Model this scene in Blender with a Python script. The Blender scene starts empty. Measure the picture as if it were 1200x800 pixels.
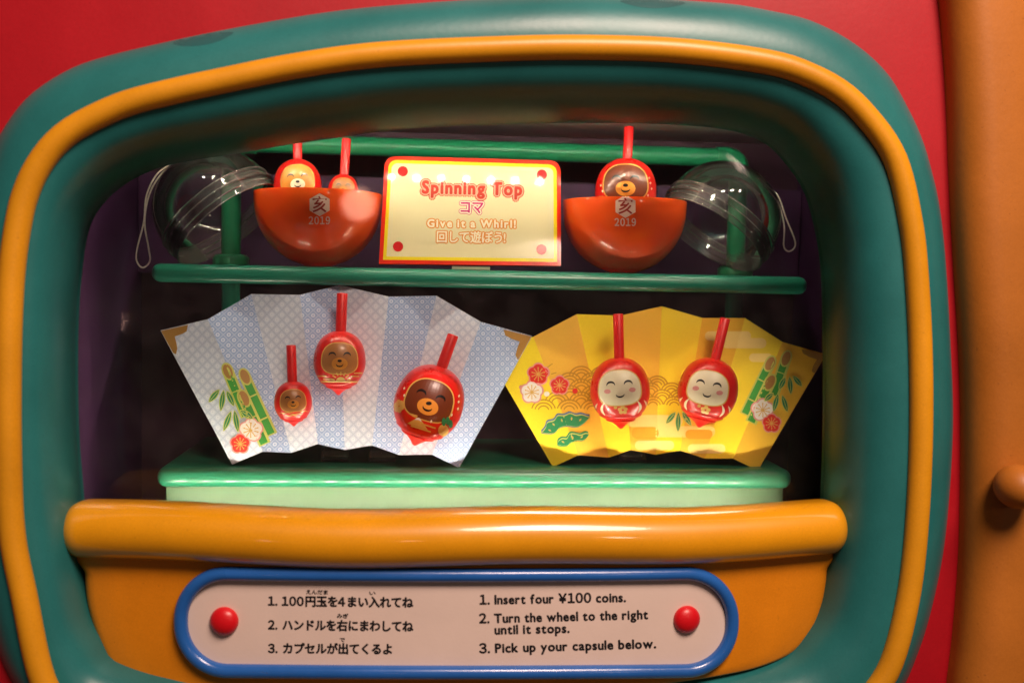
import bpy, bmesh, math, random
from mathutils import Vector, Matrix, Euler
from mathutils.bvhtree import BVHTree
random.seed(7)
PI = math.pi
MM = 0.001
scene = bpy.context.scene
COL = scene.collection

# ---------------------------------------------------------------- camera
FPX = 1166.67
YAW, PITCH, ROLL = 4.9, 3.35, 1.15
cam_d = bpy.data.cameras.new("camera")
cam_d.lens = 35.0; cam_d.sensor_width = 36.0
cam_d.clip_start = 0.01; cam_d.clip_end = 50
cam = bpy.data.objects.new("camera", cam_d); COL.objects.link(cam)
CAM_LOC = Vector((0, -0.610, 0))
CAM_M = (Matrix.Rotation(math.radians(-YAW), 3, 'Z') @ Matrix.Rotation(math.radians(90 - PITCH), 3, 'X')
         @ Matrix.Rotation(math.radians(ROLL), 3, 'Z'))
cam.matrix_world = Matrix.Translation(CAM_LOC) @ CAM_M.to_4x4()
cam_d.dof.use_dof = True
cam_d.dof.focus_distance = 0.70
cam_d.dof.aperture_fstop = 5.0
scene.camera = cam

# ---------------------------------------------------------------- world, lamps, exposure
world = bpy.data.worlds.new("World"); scene.world = world
world.use_nodes = True
bg = world.node_tree.nodes["Background"]
bg.inputs[0].default_value = (1.0, 0.72, 0.62, 1); bg.inputs[1].default_value = 0.03
scene.view_settings.view_transform = 'Standard'
scene.view_settings.look = 'None'
scene.view_settings.exposure = 0.0
scene.view_settings.gamma = 1.0
scene.cycles.use_denoising = True
scene.cycles.sample_clamp_indirect = 6.0
scene.cycles.max_bounces = 10
scene.cycles.transparent_max_bounces = 24
scene.cycles.caustics_reflective = False
scene.cycles.caustics_refractive = False

def lamp(name, loc, target, size, power, col, shape='DISK', size_y=None):
    l = bpy.data.lights.new(name, 'AREA'); l.shape = shape; l.size = size
    if size_y: l.size_y = size_y
    l.energy = power; l.color = col
    o = bpy.data.objects.new(name, l); COL.objects.link(o)
    o.location = loc
    o.rotation_euler = (Vector(target) - Vector(loc)).to_track_quat('-Z', 'Y').to_euler()
    return o
WARM = (1.0, 0.74, 0.60)
lamp("shop_lamp_high", (0.42, -0.85, 0.95), (0.12, 0, 0.12), 0.55, 19.0, WARM)
lamp("shop_lamp_left", (-0.26, -3.0, 0.28), (0, 0, 0), 0.12, 0.55, (1.0, 0.50, 0.36))
lamp("shop_lamp_low", (-1.15, -3.0, -0.17), (0, 0, 0), 0.07, 0.35, (1.0, 0.55, 0.45))
lamp("shop_lamp_right", (1.25, -3.0, 0.55), (0, 0, 0), 0.22, 3.0, (1.0, 0.74, 0.6))
lamp("fill_light", (0.40, -1.7, 1.8), (0, 0, 0), 0.8, 32.0, (1.0, 0.72, 0.60))  # added soft fill, placed to brighten the left inner moulding

# ---------------------------------------------------------------- helpers
def ray(px, py):
    d = CAM_M @ Vector(((px - 600) / FPX, -(py - 400) / FPX, -1.0))
    return d
def P(px, py, y):                      # world point of a photo pixel on the plane y (mm)
    d = ray(px, py)
    t = (y * MM - CAM_LOC.y) / d.y
    return CAM_LOC + d * t
def mmpx(y): return (610 + y) / FPX * MM   # metres per pixel at depth y

def wloc(o):
    v = Vector((0, 0, 0))
    while o is not None:
        v += Vector(o.location); o = o.parent
    return v
def mesh_obj(name, verts, faces, mats, parent=None, idx=None, smooth=True, uvs=None):
    off = wloc(parent) if parent else Vector((0, 0, 0))
    me = bpy.data.meshes.new(name)
    me.from_pydata([tuple(Vector(v) - off) for v in verts], [], faces)
    if not isinstance(mats, (list, tuple)): mats = [mats]
    for m in mats: me.materials.append(m)
    if idx: me.polygons.foreach_set('material_index', idx)
    if smooth: me.polygons.foreach_set('use_smooth', [True] * len(me.polygons))
    if uvs:
        ul = me.uv_layers.new(name='uv')
        for p in me.polygons:
            for li in p.loop_indices:
                ul.data[li].uv = uvs[me.loops[li].vertex_index]
    me.update()
    o = bpy.data.objects.new(name, me); COL.objects.link(o)
    if parent: o.parent = parent
    return o
def fix_normals(o):
    bm = bmesh.new(); bm.from_mesh(o.data)
    bmesh.ops.remove_doubles(bm, verts=bm.verts, dist=1e-6)
    bmesh.ops.recalc_face_normals(bm, faces=bm.faces); bm.to_mesh(o.data); bm.free()
    return o
def sharp(o, deg=35):
    o.data.set_sharp_from_angle(angle=math.radians(deg)); return o
def thing(name, label, cat, loc=(0, 0, 0), group=None, kind=None):
    o = bpy.data.objects.new(name, None); COL.objects.link(o)
    o.empty_display_size = 0.02
    o.location = loc; o['label'] = label; o['category'] = cat
    if group: o['group'] = group
    if kind: o['kind'] = kind
    return o

def catmull(pts, closed=True, n=12):
    out = []; m = len(pts)
    rng = range(m) if closed else range(m - 1)
    for i in rng:
        if closed: p0, p1, p2, p3 = pts[(i-1) % m], pts[i], pts[(i+1) % m], pts[(i+2) % m]
        else: p0, p1, p2, p3 = pts[max(i-1, 0)], pts[i], pts[i+1], pts[min(i+2, m-1)]
        for k in range(n):
            t = k / n
            out.append(tuple(0.5*((2*b)+(-a+c)*t+(2*a-5*b+4*c-d)*t*t+(-a+3*b-3*c+d)*t**3)
                             for a, b, c, d in zip(p0, p1, p2, p3)))
    if not closed: out.append(tuple(pts[-1]))
    return out

def tube(name, pts, rad, mat, parent, seg=16, closed=False, squash=None):
    """sweep a circle along world points; rad number or list"""
    pts = [Vector(p) for p in pts]; n = len(pts)
    verts, faces = [], []
    up = Vector((0, 1, 0))
    for i, p in enumerate(pts):
        if closed: t = pts[(i+1) % n] - pts[i-1]
        else: t = pts[min(i+1, n-1)] - pts[max(i-1, 0)]
        t.normalize()
        a = t.cross(up)
        if a.length < 1e-4: a = t.cross(Vector((0, 0, 1)))
        a.normalize(); b = t.cross(a).normalized()
        r = rad[i] if isinstance(rad, (list, tuple)) else rad
        for k in range(seg):
            th = 2*PI*k/seg
            verts.append(p + a*math.cos(th)*r + b*math.sin(th)*r)
    for i in range(n if closed else n-1):
        j = (i+1) % n
        for k in range(seg):
            l = (k+1) % seg
            faces.append((i*seg+k, i*seg+l, j*seg+l, j*seg+k))
    if not closed:
        faces.append(tuple(range(seg))); faces.append(tuple((n-1)*seg+k for k in reversed(range(seg))))
    o = mesh_obj(name, verts, faces, mat, parent)
    fix_normals(o); sharp(o, 60)
    return o

def lathe(name, prof, frame, mat, parent, seg=48, mats_idx=None, ang0=0):
    """prof [(r,h)] ; frame 4x4 world matrix: axis = Z"""
    verts, faces = [], []
    rings = []
    for r, h in prof:
        if r < 1e-7:
            rings.append([len(verts)]); verts.append(frame @ Vector((0, 0, h)))
        else:
            base = len(verts)
            for k in range(seg):
                th = 2*PI*k/seg
                verts.append(frame @ Vector((r*math.cos(th), r*math.sin(th), h)))
            rings.append(list(range(base, base+seg)))
    for A, B in zip(rings, rings[1:]):
        for k in range(seg):
            l = (k+1) % seg
            if len(A) == 1 and len(B) == 1: continue
            if len(A) == 1: faces.append((A[0], B[l], B[k]))
            elif len(B) == 1: faces.append((A[k], A[l], B[0]))
            else: faces.append((A[k], A[l], B[l], B[k]))
    o = mesh_obj(name, verts, faces, mat, parent)
    fix_normals(o); sharp(o, 50)
    return o

def rbox(name, x0, x1, y0, y1, z0, z1, r, mat, parent, seg=4, front_only=False):
    """bevelled box, metres"""
    bm = bmesh.new(); bmesh.ops.create_cube(bm, size=1)
    for v in bm.verts:
        v.co = Vector(((x0+x1)/2 + v.co.x*(x1-x0), (y0+y1)/2 + v.co.y*(y1-y0), (z0+z1)/2 + v.co.z*(z1-z0)))
    if r > 0: bmesh.ops.bevel(bm, geom=bm.edges[:], offset=r, segments=seg, profile=0.5, affect='EDGES')
    off = wloc(parent) if parent else Vector((0, 0, 0))
    for v in bm.verts: v.co -= off
    me = bpy.data.meshes.new(name); bm.to_mesh(me); bm.free()
    me.materials.append(mat); me.polygons.foreach_set('use_smooth', [True]*len(me.polygons))
    o = bpy.data.objects.new(name, me); COL.objects.link(o)
    if parent: o.parent = parent
    sharp(o, 40)
    return o

# ---- casting onto a surface
class Cast:
    def __init__(self, o=None, verts=None, faces=None):
        if o is not None:
            off = wloc(o)
            verts = [v.co + off for v in o.data.vertices]; faces = [tuple(p.vertices) for p in o.data.polygons]
        self.t = BVHTree.FromPolygons([tuple(v) for v in verts], faces)
    def hit(self, px, py, lift):
        d = ray(px, py).normalized()
        loc, nor, i, dist = self.t.ray_cast(CAM_LOC, d)
        if loc is None: return None
        if nor.dot(d) > 0: nor = -nor
        return loc + nor*lift

_gl = {}
def glyph(ch):
    """outline of one letter as triangles; digits are taken from the full-width grotesque set"""
    if ch in _gl: return _gl[ch]
    o_ = ord(ch); c = chr(o_+0xFEE0) if (0x30 <= o_ <= 0x39) else ('\uFFE5' if ch == '\u00a5' else ch)
    cu = bpy.data.curves.new('t', 'FONT'); cu.body = c; cu.size = 1; cu.resolution_u = 3
    o = bpy.data.objects.new('t', cu); COL.objects.link(o)
    dg = bpy.context.evaluated_depsgraph_get(); dg.update()
    me = o.evaluated_get(dg).to_mesh()
    bm = bmesh.new(); bm.from_mesh(me); o.evaluated_get(dg).to_mesh_clear()
    bpy.data.objects.remove(o); bpy.data.curves.remove(cu)
    bmesh.ops.triangulate(bm, faces=bm.faces[:]); bm.verts.index_update()
    r = ([(v.co.x, v.co.y) for v in bm.verts], [[v.index for v in f.verts] for f in bm.faces]); bm.free()
    _gl[ch] = r; return r
CAP = max(v[1] for v in glyph('H')[0])
print('cap', CAP)
def layout(s, gap, space):
    x = 0; out = []
    for ch in s:
        if ch == ' ': x += space; continue
        v, f = glyph(ch)
        if not v: continue
        if ord(ch) < 0x2000:
            a = min(p[0] for p in v); b = max(p[0] for p in v)
            out.append(([(p[0]-a+x, p[1]) for p in v], f)); x += (b-a)+gap
        else:
            out.append(([(p[0]+x, p[1]) for p in v], f)); x += 0.98*EM
    return out
EM = max(p[0] for p in glyph('\u30fc')[0]) + min(p[0] for p in glyph('\u30fc')[0])
print('em', EM)
class Print:
    """flat print lying on a surface; layers are lifted by a few hundredths of a millimetre"""
    def __init__(self, name, parent, cast, base=0.25, step=0.05, maxedge=3.0):
        self.name, self.parent, self.cast = name, parent, cast
        self.v, self.f, self.i, self.m = [], [], [], []
        self.l = base*MM; self.step = step*MM; self.maxedge = maxedge
    def mi(self, m):
        if m not in self.m: self.m.append(m)
        return self.m.index(m)
    def _add(self, bm, mat):
        mi = self.mi(mat)
        bmesh.ops.triangulate(bm, faces=bm.faces[:])
        for it in range(5):
            long = [e for e in bm.edges if e.calc_length() > self.maxedge]
            if not long: break
            bmesh.ops.subdivide_edges(bm, edges=long, cuts=1)
            bmesh.ops.triangulate(bm, faces=bm.faces[:])
        bm.verts.index_update()
        base = len(self.v); ok = {}
        for v in bm.verts:
            h = self.cast.hit(v.co.x, v.co.y, self.l)
            if h is not None: ok[v.index] = base + len(ok); self.v.append(h)
        for f in bm.faces:
            ids = [v.index for v in f.verts]
            if all(i in ok for i in ids): self.f.append([ok[i] for i in ids]); self.i.append(mi)
        bm.free()
    def poly(self, pts, mat):
        bm = bmesh.new()
        bm.faces.new([bm.verts.new((p[0], p[1], 0)) for p in pts]); self._add(bm, mat); self.l += self.step
        return self
    def ell(self, cx, cy, rx, ry, mat, rot=0, n=28, e=2.0):
        pts = []
        for k in range(n):
            t = 2*PI*k/n
            c, s = math.cos(t), math.sin(t)
            x = rx*math.copysign(abs(c)**(2/e), c); y = ry*math.copysign(abs(s)**(2/e), s)
            pts.append((cx + x*math.cos(rot) - y*math.sin(rot), cy + x*math.sin(rot) + y*math.cos(rot)))
        return self.poly(pts, mat)
    def stroke(self, pts, w, mat, bump=True, taper=False):
        bm = bmesh.new(); L, R = [], []
        n = len(pts)
        for i in range(n):
            a = Vector(pts[max(i-1, 0)]); b = Vector(pts[min(i+1, n-1)])
            t = (b-a).normalized(); nn = Vector((-t.y, t.x))
            ww = w/2 * ((0.15+0.85*math.sin(PI*i/(n-1))) if taper else 1)
            p = Vector(pts[i])
            L.append(bm.verts.new((*(p+nn*ww), 0))); R.append(bm.verts.new((*(p-nn*ww), 0)))
        for i in range(n-1): bm.faces.new((L[i], L[i+1], R[i+1], R[i]))
        self._add(bm, mat)
        if bump: self.l += self.step
        return self
    def text(self, s, p0, p1, h, mat, grow=0.0, gap=0.125, space=0.32, dirs=8):
        """baseline from p0 to p1 (photo pixels), h = capital height px, grow = stroke thickening px"""
        glyphs = layout(s, gap, space)
        x0 = min(v[0] for g in glyphs for v in g[0]); x1 = max(v[0] for g in glyphs for v in g[0])
        a, b = Vector(p0), Vector(p1); w = (b-a).length; t = (b-a).normalized(); up = Vector((t.y, -t.x))
        sx = w/(x1-x0); sy = h/CAP
        offs = [(0, 0)] + ([(grow*math.cos(2*PI*k/dirs), grow*math.sin(2*PI*k/dirs)) for k in range(dirs)] if grow else [])
        mi = self.mi(mat); l0 = self.l
        for n_, (ox, oy) in enumerate(offs):
            lift = l0 + n_*0.004*MM
            for gv, gf in glyphs:
                ids = []
                for v in gv:
                    q = a + t*((v[0]-x0)*sx) + up*(v[1]*sy)
                    hh = self.cast.hit(q.x+ox, q.y+oy, lift)
                    ids.append(None if hh is None else len(self.v))
                    if hh is not None: self.v.append(hh)
                for f in gf:
                    if all(ids[k] is not None for k in f): self.f.append([ids[k] for k in f]); self.i.append(mi)
        self.l = l0 + self.step + len(offs)*0.004*MM
        return self
    def build(self):
        return mesh_obj(self.name, self.v, self.f, self.m, self.parent, idx=self.i, smooth=False)

# ---------------------------------------------------------------- materials
def sr(r, g, b):
    f = lambda c: (c/255/12.92) if c/255 <= 0.04045 else ((c/255+0.055)/1.055)**2.4
    return (f(r), f(g), f(b))
def mat(name, col, rough=0.4, var=0.12, scale=40, bump=0.0, bscale=300, coat=0.0, spec=0.5, sss=0.0, metal=0.0,
        speck=0.0, crough=0.1):
    m = bpy.data.materials.new(name); m.use_nodes = True
    nt = m.node_tree; N = nt.nodes; L = nt.links; b = N['Principled BSDF']
    b.inputs['Roughness'].default_value = rough
    b.inputs['Specular IOR Level'].default_value = spec
    b.inputs['Metallic'].default_value = metal
    b.inputs['Coat Weight'].default_value = coat; b.inputs['Coat Roughness'].default_value = crough
    if sss:
        b.inputs['Subsurface Weight'].default_value = sss
        b.inputs['Subsurface Radius'].default_value = (0.006, 0.002, 0.001)
        b.inputs['Subsurface Scale'].default_value = 1.0
    tc = N.new('ShaderNodeTexCoord')
    nz = N.new('ShaderNodeTexNoise'); nz.inputs['Scale'].default_value = scale; nz.inputs['Detail'].default_value = 6
    nz.inputs['Roughness'].default_value = 0.6
    L.new(tc.outputs['Object'], nz.inputs['Vector'])
    mp = N.new('ShaderNodeMapRange'); mp.inputs[1].default_value = 0.3; mp.inputs[2].default_value = 0.7
    mp.inputs[3].default_value = 1-var; mp.inputs[4].default_value = 1+var
    L.new(nz.outputs['Fac'], mp.inputs[0])
    mx = N.new('ShaderNodeVectorMath'); mx.operation = 'SCALE'; mx.inputs[0].default_value = col
    L.new(mp.outputs[0], mx.inputs['Scale'])
    out = mx.outputs[0]
    if speck:
        sm = N.new('ShaderNodeTexNoise'); sm.inputs['Scale'].default_value = scale*0.45; sm.inputs['Detail'].default_value = 8; sm.inputs['Distortion'].default_value = 1.5
        L.new(tc.outputs['Object'], sm.inputs['Vector'])
        sq = N.new('ShaderNodeMapRange'); sq.inputs[1].default_value = 0.42; sq.inputs[2].default_value = 0.66; sq.inputs[3].default_value = 1.0; sq.inputs[4].default_value = 0.87
        L.new(sm.outputs['Fac'], sq.inputs[0])
        gr = N.new('ShaderNodeTexNoise'); gr.inputs['Scale'].default_value = 900; gr.inputs['Detail'].default_value = 2
        L.new(tc.outputs['Object'], gr.inputs['Vector'])
        gm = N.new('ShaderNodeMapRange'); gm.inputs[3].default_value = 0.88; gm.inputs[4].default_value = 1.12; L.new(gr.outputs['Fac'], gm.inputs[0])
        pm = N.new('ShaderNodeMath'); pm.operation = 'MULTIPLY'; L.new(sq.outputs[0], pm.inputs[0]); L.new(gm.outputs[0], pm.inputs[1])
        m0 = N.new('ShaderNodeVectorMath'); m0.operation = 'SCALE'; L.new(out, m0.inputs[0]); L.new(pm.outputs[0], m0.inputs['Scale']); out = m0.outputs[0]
        n2 = N.new('ShaderNodeTexNoise'); n2.inputs['Scale'].default_value = 420; n2.inputs['Detail'].default_value = 2
        L.new(tc.outputs['Object'], n2.inputs['Vector'])
        m2 = N.new('ShaderNodeMapRange'); m2.inputs[1].default_value = 0.70; m2.inputs[2].default_value = 0.76
        m2.inputs[3].default_value = 0; m2.inputs[4].default_value = speck
        L.new(n2.outputs['Fac'], m2.inputs[0])
        mm = N.new('ShaderNodeMixRGB'); L.new(m2.outputs[0], mm.inputs[0]); L.new(out, mm.inputs[1])
        mm.inputs[2].default_value = (*[c*0.45 for c in col], 1); out = mm.outputs[0]
    L.new(out, b.inputs['Base Color'])
    mr = N.new('ShaderNodeMapRange'); mr.inputs[3].default_value = max(0.02, rough*0.8); mr.inputs[4].default_value = min(1, rough*1.25)
    L.new(nz.outputs['Fac'], mr.inputs[0]); L.new(mr.outputs[0], b.inputs['Roughness'])
    if bump:
        nb = N.new('ShaderNodeTexNoise'); nb.inputs['Scale'].default_value = bscale; nb.inputs['Detail'].default_value = 4
        L.new(tc.outputs['Object'], nb.inputs['Vector'])
        bp = N.new('ShaderNodeBump'); bp.inputs['Strength'].default_value = bump; bp.inputs['Distance'].default_value = 0.0006
        L.new(nb.outputs['Fac'], bp.inputs['Height']); L.new(bp.outputs[0], b.inputs['Normal'])
    return m
def flat(name, col, rough=0.45, coat=0.0): return mat(name, col, rough, var=0.03, scale=80, coat=coat)

M_red = mat('red_paint', (0.42, 0.004, 0.012), 0.42, 0.10, 9, 0.10, 260, speck=0.25)
M_teal = mat('teal_paint', (0.018, 0.165, 0.165), 0.36, 0.14, 12, 0.12, 220, speck=0.3)
M_bead = mat('orange_bead_paint', (0.74, 0.32, 0.010), 0.38, 0.12, 14, 0.10, 260, speck=0.35)
M_counter = mat('orange_counter_paint', (0.80, 0.34, 0.004), 0.34, 0.08, 10, 0.06, 60, coat=0.9, speck=0.3, crough=0.07)
M_pocket = mat('orange_pocket_paint', (0.72, 0.235, 0.004), 0.42, 0.08, 12, 0.15, 240, speck=0.3)
M_door = mat('ochre_door_paint', (0.46, 0.150, 0.014), 0.5, 0.14, 9, 0.2, 240, speck=0.5)
M_purple = mat('purple_interior_paint', (0.058, 0.014, 0.064), 0.6, 0.15, 20, 0.1)
M_dark = mat('dark_interior_paint', (0.050, 0.013, 0.032), 0.6, 0.2, 20, 0.1)
M_ceil = mat('mauve_ceiling_paint', (0.42, 0.30, 0.32), 0.7, 0.12, 60, 0.3, 900)
M_green = mat('green_shelf_paint', (0.010, 0.20, 0.125), 0.30, 0.06, 30, 0.0, 120, coat=0.1)
M_green2 = mat('green_plinth_paint', (0.014, 0.17, 0.09), 0.30, 0.06, 30, 0.0, 120, coat=0.1)
M_pale = mat('pale_green_paint', (0.115, 0.195, 0.11), 0.5, 0.10, 60, 0.2, 300)
M_rail = mat('green_rail_paint', (0.015, 0.26, 0.115), 0.35, 0.12, 30, 0.1)
M_blue = mat('blue_tube_paint', (0.018, 0.115, 0.42), 0.25, 0.10, 20, 0.15, 240, coat=0.3)
M_plate = mat('cream_plate', (0.74, 0.60, 0.53), 0.45, 0.04, 20, 0.08, 500)
M_stud = mat('red_stud', (0.62, 0.006, 0.012), 0.35, 0.05, 30, 0.2, 500)
M_ink = flat('black_ink', (0.008, 0.006, 0.008), 0.45)
M_bowl = mat('orange_capsule_plastic', (0.95, 0.095, 0.004), 0.45, 0.04, 12, sss=0.35, coat=0.9, crough=0.02, spec=0.15)
M_topred = mat('red_top_plastic', (0.72, 0.012, 0.008), 0.28, 0.05, 40, coat=0.25)
M_stem = mat('red_stem_plastic', (0.70, 0.012, 0.012), 0.35, 0.05, 40)
M_tan = flat('tan_print', (0.45, 0.17, 0.045), 0.35, 0.2)
M_orangef = flat('orange_print', (0.78, 0.30, 0.04), 0.35, 0.2)
M_brown = flat('brown_print', (0.16, 0.035, 0.012), 0.35, 0.2)
M_cream = flat('cream_print', (0.90, 0.80, 0.56), 0.4, 0.1)
M_gold = flat('gold_print', (0.72, 0.42, 0.10), 0.35)
M_goldc = flat('gold_corner_print', (0.42, 0.22, 0.05), 0.4)
M_black = flat('black_print', (0.01, 0.008, 0.008), 0.3, 0.3)
M_white = flat('white_print', (0.85, 0.80, 0.74), 0.4)
M_pink = flat('pink_print', (0.80, 0.33, 0.30), 0.4)
M_flred = flat('red_flower_print', (0.72, 0.03, 0.02), 0.4)
M_leaf = flat('leaf_green_print', (0.02, 0.24, 0.09), 0.4)
M_bamb = flat('bamboo_green_print', (0.05, 0.34, 0.05), 0.4)
M_lime = flat('lime_outline_print', (0.60, 0.62, 0.14), 0.4)
M_cut = flat('bamboo_cut_print', (0.42, 0.21, 0.06), 0.4)
M_wave = flat('ochre_wave_print', (0.55, 0.30, 0.02), 0.4)
M_pblue = flat('slate_blue_print', (0.10, 0.17, 0.30), 0.4)
M_cloud = flat('pale_cloud_print', (0.95, 0.72, 0.22), 0.4)
M_cloud2 = flat('orange_cloud_print', (0.88, 0.42, 0.03), 0.4)
M_silver = flat('silver_print', (0.85, 0.55, 0.45), 0.5)
M_kanji = flat('faded_red_print', (0.40, 0.02, 0.01), 0.4)
M_string = mat('white_cord', (0.75, 0.68, 0.58), 0.7, 0.1, 400, 0.5, 2500)
M_sred = mat('sign_red', (0.75, 0.03, 0.012), 0.10, 0.02, 40)
M_syel = mat('sign_yellow', (0.88, 0.66, 0.02), 0.10, 0.02, 40)
M_scream = mat('sign_cream', (0.80, 0.70, 0.42), 0.10, 0.02, 40)
M_sdot = mat('sign_dot_red', (0.62, 0.02, 0.02), 0.10, 0.02, 40)
M_stext = mat('sign_text_red', (0.62, 0.05, 0.03), 0.10, 0.02, 40)
M_spink = mat('sign_text_outline', (0.90, 0.42, 0.28), 0.10, 0.02, 40)
M_smag = mat('sign_text_magenta', (0.62, 0.04, 0.20), 0.10, 0.02, 40)
M_sora = mat('sign_text_orange', (0.80, 0.28, 0.06), 0.10, 0.02, 40)
M_swhite = mat('sign_text_white', (0.92, 0.82, 0.60), 0.10, 0.02, 40)
M_metal = mat('grey_led_holder', (0.4, 0.4, 0.4), 0.4, 0.1)

def led_mat(name, col, s):
    m = bpy.data.materials.new(name); m.use_nodes = True
    nt = m.node_tree; nt.nodes.clear()
    e = nt.nodes.new('ShaderNodeEmission'); e.inputs[0].default_value = (*col, 1); e.inputs[1].default_value = s
    o = nt.nodes.new('ShaderNodeOutputMaterial'); nt.links.new(e.outputs[0], o.inputs[0]); return m
M_led_top = led_mat('led_glow_top', (1.0, 0.86, 0.66), 480)
M_led_low = led_mat('led_glow_low', (1.0, 0.90, 0.70), 440)

def clear_mat(name, tint, ior, rough=0.02, haze=0.0, edge=1.0):
    """thin clear sheet: transparent, with a Fresnel mirror coat and a little pale haze for dust and rim highlights"""
    m = bpy.data.materials.new(name); m.use_nodes = True
    nt = m.node_tree; N = nt.nodes; L = nt.links; N.clear()
    t = N.new('ShaderNodeBsdfTransparent'); t.inputs[0].default_value = (*tint, 1)
    g = N.new('ShaderNodeBsdfGlossy'); g.inputs['Roughness'].default_value = rough
    f = N.new('ShaderNodeFresnel'); f.inputs[0].default_value = ior
    mx = N.new('ShaderNodeMixShader'); L.new(f.outputs[0], mx.inputs[0]); L.new(t.outputs[0], mx.inputs[1]); L.new(g.outputs[0], mx.inputs[2])
    last = mx.outputs[0]
    if haze:
        d = N.new('ShaderNodeBsdfDiffuse'); d.inputs[0].default_value = (0.8, 0.75, 0.7, 1)
        nz = N.new('ShaderNodeTexNoise'); nz.inputs['Scale'].default_value = 60; nz.inputs['Detail'].default_value = 5
        tc = N.new('ShaderNodeTexCoord'); L.new(tc.outputs['Object'], nz.inputs['Vector'])
        mp = N.new('ShaderNodeMapRange'); mp.inputs[1].default_value = 0.35; mp.inputs[2].default_value = 0.75
        mp.inputs[3].default_value = haze*0.3; mp.inputs[4].default_value = haze*1.7; L.new(nz.outputs['Fac'], mp.inputs[0])
        m2 = N.new('ShaderNodeMixShader'); L.new(mp.outputs[0], m2.inputs[0]); L.new(last, m2.inputs[1]); L.new(d.outputs[0], m2.inputs[2]); last = m2.outputs[0]
    o = N.new('ShaderNodeOutputMaterial'); L.new(last, o.inputs[0]); return m
M_glass = clear_mat('window_glass', (0.97, 0.98, 0.97), 1.35, 0.03, 0.004)
M_clear = clear_mat('clear_capsule_plastic', (0.97, 0.97, 0.97), 1.42, 0.06, 0.010)
M_clear2 = clear_mat('clear_capsule_rim', (0.90, 0.91, 0.90), 1.5, 0.10, 0.06)

M_clear3 = clear_mat('pale_rim_highlight', (0.8, 0.8, 0.78), 1.7, 0.15, 0.22)  # strong pale haze paints the bright edge lines of the rim

# ---------------------------------------------------------------- the machine front
CX, CY = 540, 440
OUT = [(565,-1),(640,-5),(730,-4),(810,1),(860,5),(900,12),(950,24),(1000,50),(1040,86),(1066,130),(1082,166),(1092,200),(1101,240),(1108,300),
       (1114,400),(1117,500),(1110,612),(1098,687),(1077,762),(1045,825),(980,875),(880,905),(600,925),(300,918),(140,895),(60,850),(12,795),
       (-14,720),(-30,600),(-35,450),(-33,330),(-24,230),(-12,185),(0,157),(28,118),(65,90),(110,70),(200,48),(300,28),(400,12),(500,3)]
TC = [(600,57),(700,56),(800,60),(900,73),(950,89),(990,112),(1022,145),(1043,175),(1055,205),(1065,250),(1072,300),(1078,400),(1079,500),
      (1075,600),(1066,687),(1049,762),(1029,803),(990,845),(930,873),(800,893),(600,903),(300,895),(160,872),(90,845),(52,800),(28,695),(14,620),
      (10,520),(10,420),(12,350),(16,300),(24,250),(31,225),(42,200),(60,174),(82,154),(110,138),(150,121),(200,108),(250,97),(350,77),(450,64)]
LIP = [(600,144),(725,143),(810,146),(860,152),(898,166),(925,192),(946,225),(959,272),(966,328),(968,450),(966,560),(958,660),(930,725),(860,762),
       (600,772),(200,768),(130,735),(104,670),(94,570),(89,500),(88,400),(92,325),(101,268),(119,237),(150,211),(197,192),(282,178),(338,168),(409,158),(480,149)]
NA = 300
def polar(loop):
    d = catmull(loop, True, 14)
    pts = sorted(((math.atan2(y-CY, x-CX) % (2*PI)), math.hypot(x-CX, y-CY)) for x, y in d)
    n = len(pts); res = []; j = 0
    for i in range(NA):
        a = 2*PI*i/NA
        while j < n and pts[j][0] < a: j += 1
        a1, r1 = pts[j % n]; a0, r0 = pts[(j-1) % n]
        if j >= n: a1 += 2*PI
        if j == 0: a0 -= 2*PI
        t = (a-a0)/max(1e-9, a1-a0)
        r = r0+(r1-r0)*t
        res.append((CX+r*math.cos(a), CY+r*math.sin(a)))
    return res
O_, T_, L_ = polar(OUT), polar(TC), polar(LIP)
def towards(A, B, px):      # points of A moved px pixels towards B
    r = []
    for a, b in zip(A, B):
        v = Vector(b)-Vector(a); v.normalize(); r.append(tuple(Vector(a)+v*px))
    return r
def lerp(A, B, t): return [(a[0]+(b[0]-a[0])*t, a[1]+(b[1]-a[1])*t) for a, b in zip(A, B)]
def ringmesh(name, rings, m, parent):
    verts, faces = [], []
    for r in rings: verts += r
    for i in range(len(rings)-1):
        for k in range(NA):
            l = (k+1) % NA
            faces.append((i*NA+k, (i+1)*NA+k, (i+1)*NA+l, i*NA+l))
    o = mesh_obj(name, verts, faces, m, parent); fix_normals(o); sharp(o, 50); return o

LIPY = 62.0
machine = thing('capsule_machine', 'red capsule toy machine front with thick teal window moulding and orange bead round the glass', 'machine', (0, 0, -0.2))
# red front sheet with the hole of the window
outer = []
for x, y in O_:
    v = Vector((x-CX, y-CY)); s = 900/max(abs(v.x)*0.92, abs(v.y)*1.15) if True else 1
    p = P(x, y, 4); q = Vector((p.x, 0.004, p.z)); 
    c = P(CX, CY, 4); w = q-c
    k = max(abs(w.x)/0.42, abs(w.z)/0.34)
    outer.append(c + w/k)
for q in outer: q.x = min(q.x, P(1150, 400, 4).x)
rp = ringmesh('front_panel', [[P(*p, 4) for p in towards(O_, [(CX, CY)]*NA, 6)], outer, [q+Vector((0, 0.02, 0)) for q in outer]], M_red, machine)
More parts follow.
